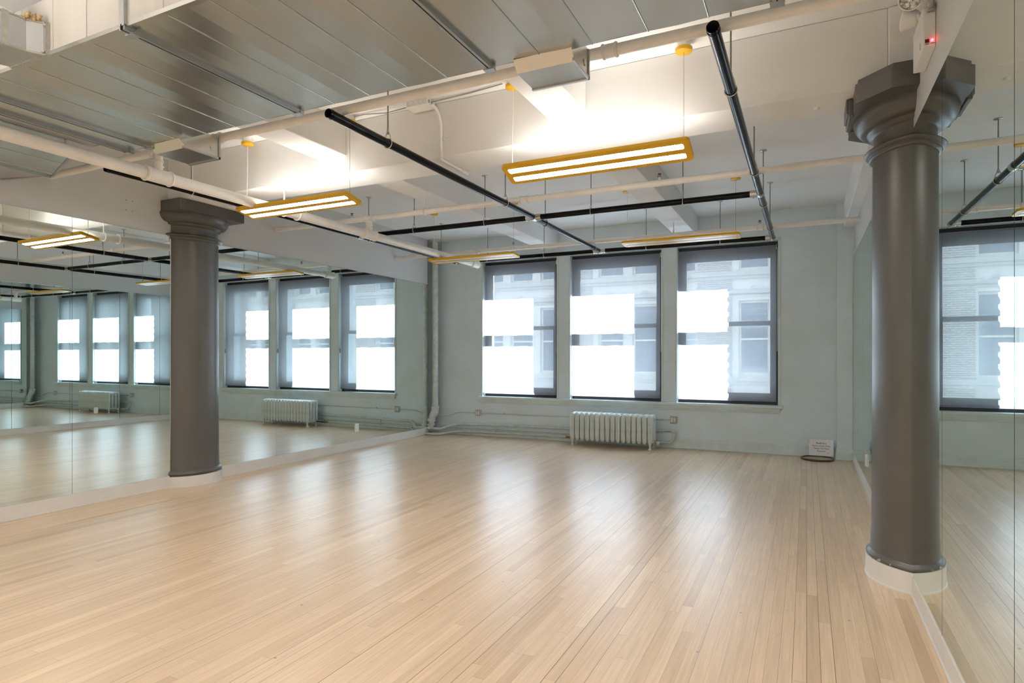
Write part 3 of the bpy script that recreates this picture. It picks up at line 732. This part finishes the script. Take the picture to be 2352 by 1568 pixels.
# ---------------------------------------------------------------- junction box, cables, conduit at the beam
root = thing('junction_box', (-2.86, 4.20, ZC), 'white electrical junction box on the ceiling beside the cross beam', 'junction box')
MB().box(-.10, .10, -.06, .06, -.045, 0).build('box', M['white'], root, bevel=.003)
MB().box(-.105, .105, -.065, .065, -.052, -.045).build('cover', M['white'], root, bevel=.001)
for k in range(3): MB().cyl((-.06 + .05 * k, -.0615, -.022), (-.06 + .05 * k, -.0598, -.022), .014, n=16).build('knockout', M['plastic'], root)
for k in range(2): MB().cyl((.0995, -.03 + .045 * k, -.022), (.1015, -.03 + .045 * k, -.022), .014, n=16).build('knockout', M['grey'], root)
def wire(name, pts, r, mat, label, cat, grp=None): return tag(MB().tube(pts, r, 8).build(name, M[mat]), label, cat, grp)
wire('electric_cable', [(-2.76, 4.20, 3.47), (-2.4, 4.21, 3.482), (-2.09, 4.16, 3.475)], .005, 'grey', 'thin cable from the junction box to the canopy of the right lit lamp', 'cable')
wire('electric_cable', [(-2.96, 4.20, 3.47), (-3.2, 4.19, 3.455), (-3.42, 4.18, 3.478), (-3.53, 4.17, 3.475)], .005, 'grey', 'thin cable from the junction box to the canopy of the left lit lamp', 'cable')
wire('electric_cable', [(-2.96, 4.16, 3.465), (-3.15, 4.10, 3.475), (-3.45, 4.04, 3.44), (-3.75, 4.06, 3.47)], .006, 'pipew', 'slack white cable looping left of the ceiling junction box', 'cable')
cp = [(-2.76, 4.21, 3.455), (-2.735, 4.235, 3.43), (-2.715, 4.255, 3.38), (-2.705, 4.268, 3.31), (-2.705, 4.268, 3.1), (-2.705, 4.268, 3.04)]
cp += [(-2.705, 4.27 + .022 * (1 - math.cos(t)), 3.035 - .018 * math.sin(t)) for t in (.5, 1., 1.57)] + [(-2.708, 4.6, 3.018), (-2.708, 4.66, 3.018)]
root = thing('white_conduit', (0, 0, 0), 'white conduit bending from the junction box down and under the cross beam', 'conduit')
MB().tube(cp, .0115, 12).build('tube', M['pipew'], root)
MB().cyl((-2.705, 4.268, 3.03), (-2.705, 4.268, 3.075), .017, n=16).build('connector', M['white'], root)
MB().cyl((-2.708, 4.60, 3.016), (-2.708, 4.70, 3.016), .02, n=16).build('end_cap', M['white'], root)
MB().box(-2.72, -2.675, 4.262, 4.279, 3.17, 3.185).build('strap', M['white'], root)
tag(MB().lathe([(0, BZ - .01), (.018, BZ - .008), (.02, BZ)], (.06, 4.5, 0), 16).build('anchor_cap', M['plastic']), 'tiny round cap on the beam soffit near the right column', 'cap')

# ---------------------------------------------------------------- emergency light
root = thing('emergency_light', (XR, 3.72, 3.0), 'white emergency light unit with two lamp heads on the right wall', 'emergency light')
mb = MB(); mb.box(-.055, 0, -.13, .17, -.085, .115); b = mb.build('housing', M['plastic'], root, bevel=.004)
MB().box(-.050, -.004, -.1325, -.1295, -.09, .108).build('end_panel', M['plastic'], root, bevel=.001)
MB().box(-.046, -.028, -.135, -.132, -.062, -.044).build('test_button', M['redbtn'], root, bevel=.001)
MB().cyl((-.016, -.132, -.052), (-.016, -.137, -.052), .0055, n=14).build('indicator_led', M['led'], root)
mb = MB(); mb.box(-.044, -.030, -.1332, -.1328, -.070, -.067); mb.box(-.022, -.006, -.1332, -.1328, -.068, -.065); mb.build('caption_print', M['dark'], root)
MB().box(-.056, -.0545, -.06, -.055, -.06, -.03).build('vent_slot', M['dark'], root)
mb = MB(); mb.box(-.03, -.004, -.13, -.10, .115, .14); mb.build('mounting_lug', M['white'], root, bevel=.004)
MB().cyl((-.017, -.131, .128), (-.017, -.1295, .128), .005, n=12).build('lug_hole', M['dark'], root)
mb = MB(); mb.tube([(-.022, -.137, .088), (-.021, -.15, .12), (-.018, -.19, .25), (-.013, -.25, .485)], .011, 12); mb.build('conduit', M['grey'], root)
mb = MB(); mb.ring((-.022, -.14, .09), .013, .006, 'z', 20, 8); mb.build('conduit_connector', M['grey'], root)
def head(loc, dirn, lab):
    h = MB(); h.lathe([(0, -.075), (.022, -.073), (.04, -.05), (.053, -.012), (.058, 0), (.058, .008), (.052, .01), (.050, .004)], n=32)
    o = h.build('lamp_head', M['plastic'], root, loc)
    q = Vector(dirn).to_track_quat('Z', 'Y'); o.rotation_euler = q.to_euler()
    f = MB(); nn = 14
    vs = []; fs = []
    for i in range(nn):
        for j in range(nn):
            u = (i / (nn - 1) - .5) * 2; v = (j / (nn - 1) - .5) * 2
            x = u * math.sqrt(1 - v * v / 2) * .05; y = v * math.sqrt(1 - u * u / 2) * .05
            vs.append((x, y, .002 + .006 * random.random()))
    for i in range(nn - 1):
        for j in range(nn - 1): fs.append((i * nn + j, (i + 1) * nn + j, (i + 1) * nn + j + 1, i * nn + j + 1))
    f.add(vs, fs, 0); f.build('faceted_lens', M['steel'], o)
head((-.090, -.03, .225), (-.25, -.85, -.55), 'a')
head((-.105, .06, .165), (-.85, .25, .25), 'b')
MB().tube([(-.03, .02, .10), (-.05, .02, .15), (-.07, .03, .17)], .012, 10).build('swivel_arm', M['plastic'], root)

# ---------------------------------------------------------------- radiator
RX0, RP, NS = -3.362, .0815, 16
root = thing('radiator', (-2.71, 9.19, 0), 'pale green cast iron radiator with sixteen sections under the middle window', 'radiator')
def section():
    mb = MB(); ys = (-.115, -.04, .04, .115)
    for y in ys:
        n = 16; a, b = .0372, .033
        prof = [(.2, .082), (.7, .098), (1., .122), (1., .475), (.86, .500), (.5, .516)]
        rings = [[(a * k * math.cos(2 * PI * i / n), y + b * k * math.sin(2 * PI * i / n), z) for i in range(n)] for k, z in prof]
        vs = [p for r in rings for p in r]
        mb.add(vs, [(j * n + i, j * n + (i + 1) % n, (j + 1) * n + (i + 1) % n, (j + 1) * n + i) for j in range(len(prof) - 1) for i in range(n)], 0, True)
        mb.add(rings[0], [tuple(range(n))[::-1]]); mb.add(rings[-1], [tuple(range(n))])
        # raised bead down the tube
        if y == ys[0]: mb.tube([(0, y - .032, .13), (0, y - .033, .3), (0, y - .032, .46)], .006, 6)
    # domed top header and bottom header
    for z0, h in ((.475, .05), (.11, -.02)):
        n = 12; L = 9; vs = []
        for j in range(L):
            t = j / (L - 1); y = -.118 + .236 * t; k = .75 + .25 * math.sin(PI * t)
            for i in range(n):
                an = 2 * PI * i / n; vs.append((.030 * k * math.cos(an), y, z0 + (.028 * math.sin(an) + (.022 * math.sin(PI * t) if h > 0 else 0)) * (1 if h > 0 else .8)))
        mb.add(vs, [(j * n + i, j * n + (i + 1) % n, (j + 1) * n + (i + 1) % n, (j + 1) * n + i) for j in range(L - 1) for i in range(n)], 0, True)
        mb.add(vs[:n], [tuple(range(n))[::-1]]); mb.add(vs[-n:], [tuple(range(n))])
    for z in (.135, .455): mb.cyl((-.0408, 0, z), (.0408, 0, z), .021, n=16)
    return mb
s0 = None
for k in range(NS):
    x = RX0 + RP * k + RP / 2 + .0 - (-2.71)
    if s0 is None: s0 = section().build('section', M['rad'], root, (x, 0, 0)); o = s0
    else:
        o = s0.copy(); COL.objects.link(o); o.parent = root; o.location = (x, 0, 0)
for k in (0, NS - 1):
    x = RX0 + RP * (k + .5) + 2.71
    for y in (-.115, .115):
        MB().lathe([(0, 0), (.026, 0), (.027, .018), (.020, .026), (.013, .04), (.016, .07), (.026, .1)], (x, y, 0), 16).build('leg', M['rad'], root)
x = RX0 + RP * (NS - .5) + 2.71
mb = MB()
for dx, z, r in ((.002, .40, .004), (-.004, .375, .007), (.0, .21, .005), (.006, .17, .005)): mb.lathe([(0, -.0), (r, 0.0005)], (x + dx, -.1475, z), 8, axis='y')
mb.build('paint_chip', M['dark'], root)
MB().cyl((x + .03, 0, .455), (x + .052, 0, .455), .022, n=8).build('plug', M['rad'], root)
# right side supply loop and valve
vp = thing('radiator_supply_pipe', (-1.9, 9.42, .18), 'pale green pipe loop between wall and the radiator end near the right outlet', 'pipe')
pt = [(-.16, 0, .085), (.06, 0, .085)] + arc_pts((.06, 0, .05), .035, PI / 2, 0, 5) + [(.08, -.02, -.02)] + [(.075, -.03, -.05), (.06, -.035, -.075), (.03, -.04, -.088), (-.09, -.07, -.09)]
MB().tube(pt, .0185, 14).build('pipe', M['green_pipe'], vp)
mb = MB()
for p, q in (((-.10, 0, .085), (-.06, 0, .085)), ((.035, 0, .085), (.065, 0, .085)), ((.012, -.042, -.088), (.045, -.037, -.088))): mb.cyl(p, q, .0245, n=16)
mb.build('fitting', M['green_pipe'], vp)
vv = thing('radiator_valve', (-2.02, 9.30, .09), 'radiator valve with white round hand wheel at the right radiator end', 'valve')
MB().cyl((-.06, 0, 0), (.06, .03, 0), .02, n=14).build('valve_body', M['green_pipe'], vv)
MB().cyl((.005, -.06, .0), (.005, -.0, .0), .012, n=12).build('stem', M['bronze'], vv)
MB().lathe([(0, -.082), (.024, -.08), (.029, -.07), (.029, -.052), (.02, -.048), (0, -.048)], (.005, 0, 0), 20, axis='y').build('hand_wheel', M['plastic'], vv)
# brass valve at the left end
vv = thing('brass_valve', (-3.47, 9.40, .078), 'small old brass valve joining the low pipe to the left radiator end', 'valve')
mb = MB(); mb.cyl((-.075, 0, 0), (-.045, 0, 0), .019, n=6); mb.cyl((-.045, 0, 0), (-.02, 0, 0), .014, n=12); mb.lathe([(0, -.03), (.018, -.022), (.024, 0), (.018, .022), (0, .03)], (0, 0, 0), 16, axis='x'); mb.cyl((.02, 0, 0), (.05, -.02, 0), .018, n=6)
mb.build('valve_body', M['brass'], vv)
MB().tube([(.03, -.012, .0), (.12, -.12, .02)], .012, 10).build('tail_pipe', M['bronze'], vv)
MB().cyl((0, 0, .02), (0, 0, .036), .012, n=8).build('cap', M['brass'], vv)

# heating pipes along the skirting
def hpipe(name, pts, r, label, rings=(), cat='pipe'):
    root = thing(name, pts[0], label, cat, 'old pipes along the window wall'); o = Vector(pts[0])
    pp = [Vector(p) - o for p in pts]
    MB().tube(pp, r, 14).build('pipe', M['green_pipe'], root)
    for p, q in rings: MB().cyl(Vector(p) - o, Vector(q) - o, r + .007, n=16).build('fitting', M['green_pipe'], root)
    return root
hpipe('heating_pipe', [(-6.30, 9.17, .125), (-5.98, 9.17, .118), (-5.88, 9.175, .112), (-5.83, 9.20, .118), (-5.74, 9.31, .155), (-5.62, 9.42, .188), (-5.55, 9.44, .192), (-4.5, 9.44, .205), (-3.5, 9.44, .213), (-1.98, 9.44, .262)], .0215,
      'upper of the two thick pale pipes along the skirting, left of the radiator', [((-6.06, 9.17, .121), (-6.02, 9.17, .12)), ((-5.90, 9.17, .114), (-5.85, 9.19, .114)), ((-5.64, 9.40, .183), (-5.60, 9.43, .19)), ((-4.93, 9.44, .199), (-4.88, 9.44, .2))])
hpipe('heating_pipe', [(-6.22, 9.12, .03), (-5.90, 9.12, .028), (-5.82, 9.14, .03), (-5.70, 9.30, .05), (-5.6, 9.42, .06), (-4.5, 9.43, .07), (-3.56, 9.42, .078)], .0165,
      'lower of the two thick pale pipes along the skirting, ending at the brass valve', [((-5.94, 9.12, .028), (-5.84, 9.13, .029)), ((-5.62, 9.41, .059), (-5.57, 9.425, .062)), ((-3.63, 9.42, .077), (-3.56, 9.42, .078))])
hpipe('heating_pipe', [(-6.0, 9.455, .115), (-5.4, 9.462, .118), (-4.3, 9.466, .122), (-2.6, 9.468, .126)], .0085, 'thin pale pipe running between the two thick skirting pipes')
root = thing('pipe_bracket', (-4.87, 9.44, .14), 'small pale bracket strapping the two skirting pipes together left of the radiator', 'bracket')
MB().box(-.006, .006, -.026, -.012, -.09, .075).build('strap', M['green_pipe'], root, bevel=.002)
# riser
root = thing('riser_pipe', (-6.02, 9.30, 0), 'tall pale green riser pipe in the far left corner with a bent foot', 'pipe')
MB().cyl((0, 0, .47), (0, 0, ZC), .054, n=32).build('pipe', M['green_pipe'], root)
MB().lathe([(.054, ZC - .03), (.09, ZC - .028), (.095, ZC - .01), (.12, ZC - .008), (.12, ZC)], n=32).build('ceiling_collar', M['green_pipe'], root)
mb = MB(); mb.cyl((0, 0, .455), (0, 0, .50), .072, n=28); mb.ring((0, 0, .50), .068, .008, 'z', 28, 8)
mb.tube([(0, 0, .47), (0, -.005, .41), (-.03, -.03, .33), (-.04, -.06, .25)], [.066, .068, .066, .062], 24)
mb.tube([(.0, -.0, .42), (-.015, -.02, .37)], .073, 24)
mb.cyl((-.04, -.06, .235), (-.04, -.06, .285), .071, n=28); mb.cyl((-.035, -.07, .17), (-.04, -.06, .24), .052, n=24); mb.cyl((-.035, -.08, .165), (-.035, -.08, .195), .067, n=28)
mb.build('offset_bend', M['green_pipe'], root)
MB().cyl((-.03, -.1, .11), (-.035, -.085, .175), .04, .058, n=24).build('foot_reducer', M['green_pipe'], root)

# conduit with outlet boxes
root = thing('wall_conduit', (-5.2, 9.48, .4), 'thin pale conduit along the wall below the sill, running behind the radiator', 'conduit', 'old pipes along the window wall')
O2 = Vector((-5.2, 9.48, .4))
pts = [(-6.0, 9.40, .33), (-5.93, 9.43, .325), (-5.85, 9.455, .33), (-5.78, 9.47, .35), (-5.68, 9.477, .385), (-5.58, 9.478, .397), (-5.2, 9.478, .397), (-3.9, 9.478, .40), (-2.4, 9.478, .42), (-1.85, 9.478, .427)]
MB().tube([Vector(p) - O2 for p in pts], .0085, 10).build('tube', M['green_pipe'], root)
for x in (-4.72, -2.0): MB().box(x + 5.2 - .008, x + 5.2 + .008, -.015, .012, -.012 + (.0 if x < -3 else .023), .02 + (.0 if x < -3 else .023)).build('strap', M['green_pipe'], root)
def outlet(x, z, lab):
    root = thing('outlet_box', (x, YB, z), lab, 'outlet', 'outlet boxes on the window wall')
    MB().box(-.052, .052, -.048, 0, -.055, .055).build('box', M['green_pipe'], root, bevel=.008)
    MB().box(-.047, .047, -.053, -.048, -.05, .05).build('cover_plate', M['grey'], root, bevel=.004)
    for s in (-1, 1):
        f = MB().box(s * .021 - .016, s * .021 + .016, -.057, -.053, -.036, .036).build('receptacle', M['plastic'], root, bevel=.003)
        mb = MB()
        for zz in (-.02, .02):
            for d in (-.006, .006): mb.box(s * .021 + d - .0015, s * .021 + d + .0015, -.0576, -.0568, zz - .005, zz + .005)
            mb.cyl((s * .021, -.0576, zz - .010), (s * .021, -.0568, zz - .010), .002, n=8)
        mb.build('slots', M['dark'], f)
outlet(-5.23, .40, 'four-socket outlet box on the conduit near the corner riser pipe')
outlet(-1.83, .43, 'four-socket outlet box right of the radiator')
def plate(x, y, s, lab):
    root = thing('outlet_plate', (x, y, .322), lab, 'outlet plate', 'outlet plates set into the mirrors')
    mb = MB(); mb.box(min(0, s * .016), max(0, s * .016), -.036, .036, -.06, .06); mb.build('cover_plate', M['plastic'], root, bevel=.004)
    for zz in (-.026, .026):
        a, b = sorted((s * .016, s * .019)); MB().box(a, b, -.016, .016, zz - .014, zz + .014).build('receptacle', M['white'], root, bevel=.002)
plate(XL + .011, 7.285, 1, 'white outlet plate low on the left mirrors')
plate(XR - .0075, 7.28, -1, 'white outlet plate low on the right mirrors behind the column')

# ---------------------------------------------------------------- rosin tray and sign
root = thing('rosin_tray', (.13, 9.262, 0), 'low round dark wooden tray on the floor below the paper sign', 'tray')
MB().lathe([(0, .004), (.185, .004), (.198, 0), (.204, .008), (.205, .022), (.198, .028), (.190, .026), (.188, .012)], n=56).build('rim', M['wood_rim'], root)
MB().lathe([(0, .014), (.12, .013), (.188, .012)], n=56).build('rosin_bed', M['rosin'], root)
root = thing('paper_sign', (.18, 9.395, .032), 'white paper sign about the rosin box leaning at the skirting behind the tray', 'sign', None, (math.radians(-7), 0, 0))
MB().box(-.152, .152, -.0015, .0015, 0, .222).build('paper', M['paper'], root)
for x, z in ((-.147, .205), (-.147, .18), (.147, .01), (.085, .04), (.08, .22)): MB().box(x - .012, x + .012, -.0022, -.0014, z - .008, z + .006).build('tape', M['tape'], root)
def line(txt, z, size, x=0., bold=0.):
    c = bpy.data.curves.new('sign_lettering', 'FONT'); c.body = txt; c.size = size; c.align_x = 'CENTER'; c.align_y = 'CENTER'; c.offset = bold; c.extrude = .0002
    o = bpy.data.objects.new('sign_lettering', c); COL.objects.link(o); o.parent = root; o.location = (x, -.0022, z); o.rotation_euler = (PI / 2, 0, 0)
    c.materials.append(M['ink']); me = bpy.data.meshes.new_from_object(o); bpy.data.objects.remove(o); bpy.data.curves.remove(c)
    o = bpy.data.objects.new('sign_lettering', me); COL.objects.link(o); o.parent = root; o.location = (x, -.0022, z); o.rotation_euler = (PI / 2, 0, 0); return o
line('Rosin', .172, .032, -.026, .0005); line('Box', .172, .032, .042); line('Dance Class Only', .136, .031); line('Please Do Not', .1, .031); line('Remove', .064, .031)

# ---------------------------------------------------------------- outside
# own facade: brick pier with quoins right of the third window, seen through it from the mirrors
mb = MB(); mb.box(-.33, 1.35, 9.93, 10.15, -3, 6)
for k in range(90):
    z = -1 + k * .075
    if k % 2: mb.box(-.362, -.33, 9.93, 10.178, z, z + .068)
    else: mb.box(-.352, -.33, 9.93, 10.168, z, z + .068)
struct(mb.build('brick_pier', M['brick']), 'painted brick pier outside, right of the last window', 'brick pier')
struct(MB().box(-40, 30, 9.95, 60, -16.2, -16).build('street', M['asphalt']), 'street far below the windows', 'street')
FY = 24.
root = thing('office_building', (-5, FY, -16), 'pale stone office building across the street, seen dimly through the blinds', 'building')
OB = Vector((-5, FY, -16))
def F(mb, name, mat, par=root):
    o = mb.build(name, mat, par); o.data.transform(Matrix.Translation(-OB)); return o
cols = []
for b in range(-6, 4):
    for k in range(3): cols.append(-2.26 + 5.4 * b + 1.41 * k)
cols = [c for c in cols if -34 < c < 18]
rows = [(-3.2, -.44), (.7, 3.46), (4.6, 7.36)]
# wall built from piers, spandrels and mullions so that windows are recessed
mb = MB(); edges = sorted(cols)
mb.box(-45, 30, FY, FY + .4, -16, rows[0][0]); mb.box(-45, 30, FY, FY + .4, rows[-1][1], 13.5)
for (a, b), (c, d) in zip(rows, rows[1:]): mb.box(-45, 30, FY, FY + .4, b, c)
for (z0, z1) in rows:
    prev = -45
    for c in edges: mb.box(prev, c, FY, FY + .4, z0, z1); prev = c + 1.05
    mb.box(prev, 30, FY, FY + .4, z0, z1)
F(mb, 'facade_wall', M['stone'])
mb = MB()
for (z0, z1) in rows:
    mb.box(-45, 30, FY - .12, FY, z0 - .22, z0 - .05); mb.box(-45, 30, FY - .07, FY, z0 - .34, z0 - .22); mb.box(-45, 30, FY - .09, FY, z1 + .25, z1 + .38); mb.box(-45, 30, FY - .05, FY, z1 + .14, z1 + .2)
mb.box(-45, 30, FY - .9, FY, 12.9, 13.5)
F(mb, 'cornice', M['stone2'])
mb = MB()
for b in range(-6, 4):
    x = -3.9 + 5.4 * b; mb.box(x + .18, x + 1.38, FY - .06, FY, -16, 12.9)
F(mb, 'pilaster', M['brick'])
mb = MB()
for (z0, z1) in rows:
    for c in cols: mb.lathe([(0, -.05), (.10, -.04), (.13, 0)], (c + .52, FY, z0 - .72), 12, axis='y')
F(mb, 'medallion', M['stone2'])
proto = None
for (z0, z1) in rows:
    for c in cols:
        if proto is None:
            mb = MB(); h = rows[0][1] - rows[0][0]
            mb.box(0, .07, 0, .08, 0, h); mb.box(.98, 1.05, 0, .08, 0, h); mb.box(.07, .98, 0, .08, 0, .09); mb.box(.07, .98, 0, .08, h - .09, h); mb.box(.07, .98, 0, .08, h * .47, h * .47 + .07)
            proto = mb.build('window', M['sash_ext'], root); pane = MB().box(.07, .98, .04, .06, .09, h - .09).build('pane', M['farglass'], proto); o = proto
        else: o = copy_tree(proto, root)
        o.location = (c - OB.x, .18, z0 - OB.z)

# ---------------------------------------------------------------- light
w = bpy.data.worlds.new('sky'); sc.world = w; w.use_nodes = True; nt = w.node_tree; nt.nodes.clear()
bg = nt.nodes.new('ShaderNodeBackground'); wo = nt.nodes.new('ShaderNodeOutputWorld')
bg.inputs[0].default_value = rgb(.76, .88, 1.); bg.inputs[1].default_value = 1.75
nt.links.new(bg.outputs[0], wo.inputs[0])
sun = bpy.data.lights.new('sun', 'SUN'); sun.energy = 44.; sun.angle = math.radians(.5); sun.color = (.84, .93, 1.)
so = bpy.data.objects.new('sun', sun); COL.objects.link(so)
so.rotation_euler = Vector((-1.07, -1., -1.65)).to_track_quat('-Z', 'Y').to_euler()

# ---------------------------------------------------------------- camera
cam = bpy.data.cameras.new('camera'); cam.sensor_width = 36.; cam.lens = 36. * 1403 / 2352; cam.shift_y = 33.8 / 2352; cam.clip_end = 200; cam.clip_start = .02
co = bpy.data.objects.new('camera', cam); COL.objects.link(co); co.location = (0, 0, 1.4); co.rotation_euler = (PI / 2, 0, .4494)
sc.camera = co
sc.view_settings.view_transform = 'Standard'; sc.view_settings.look = 'None'; sc.view_settings.gamma = 1.; sc.view_settings.exposure = 1.04; sc.view_settings.use_curve_mapping = False
cy = sc.cycles
cy.max_bounces = 14; cy.diffuse_bounces = 5; cy.glossy_bounces = 8; cy.transmission_bounces = 6; cy.transparent_max_bounces = 12
cy.use_denoising = True; cy.sample_clamp_indirect = 3.2; cy.use_light_tree = False; cy.caustics_reflective = True; cy.caustics_refractive = False
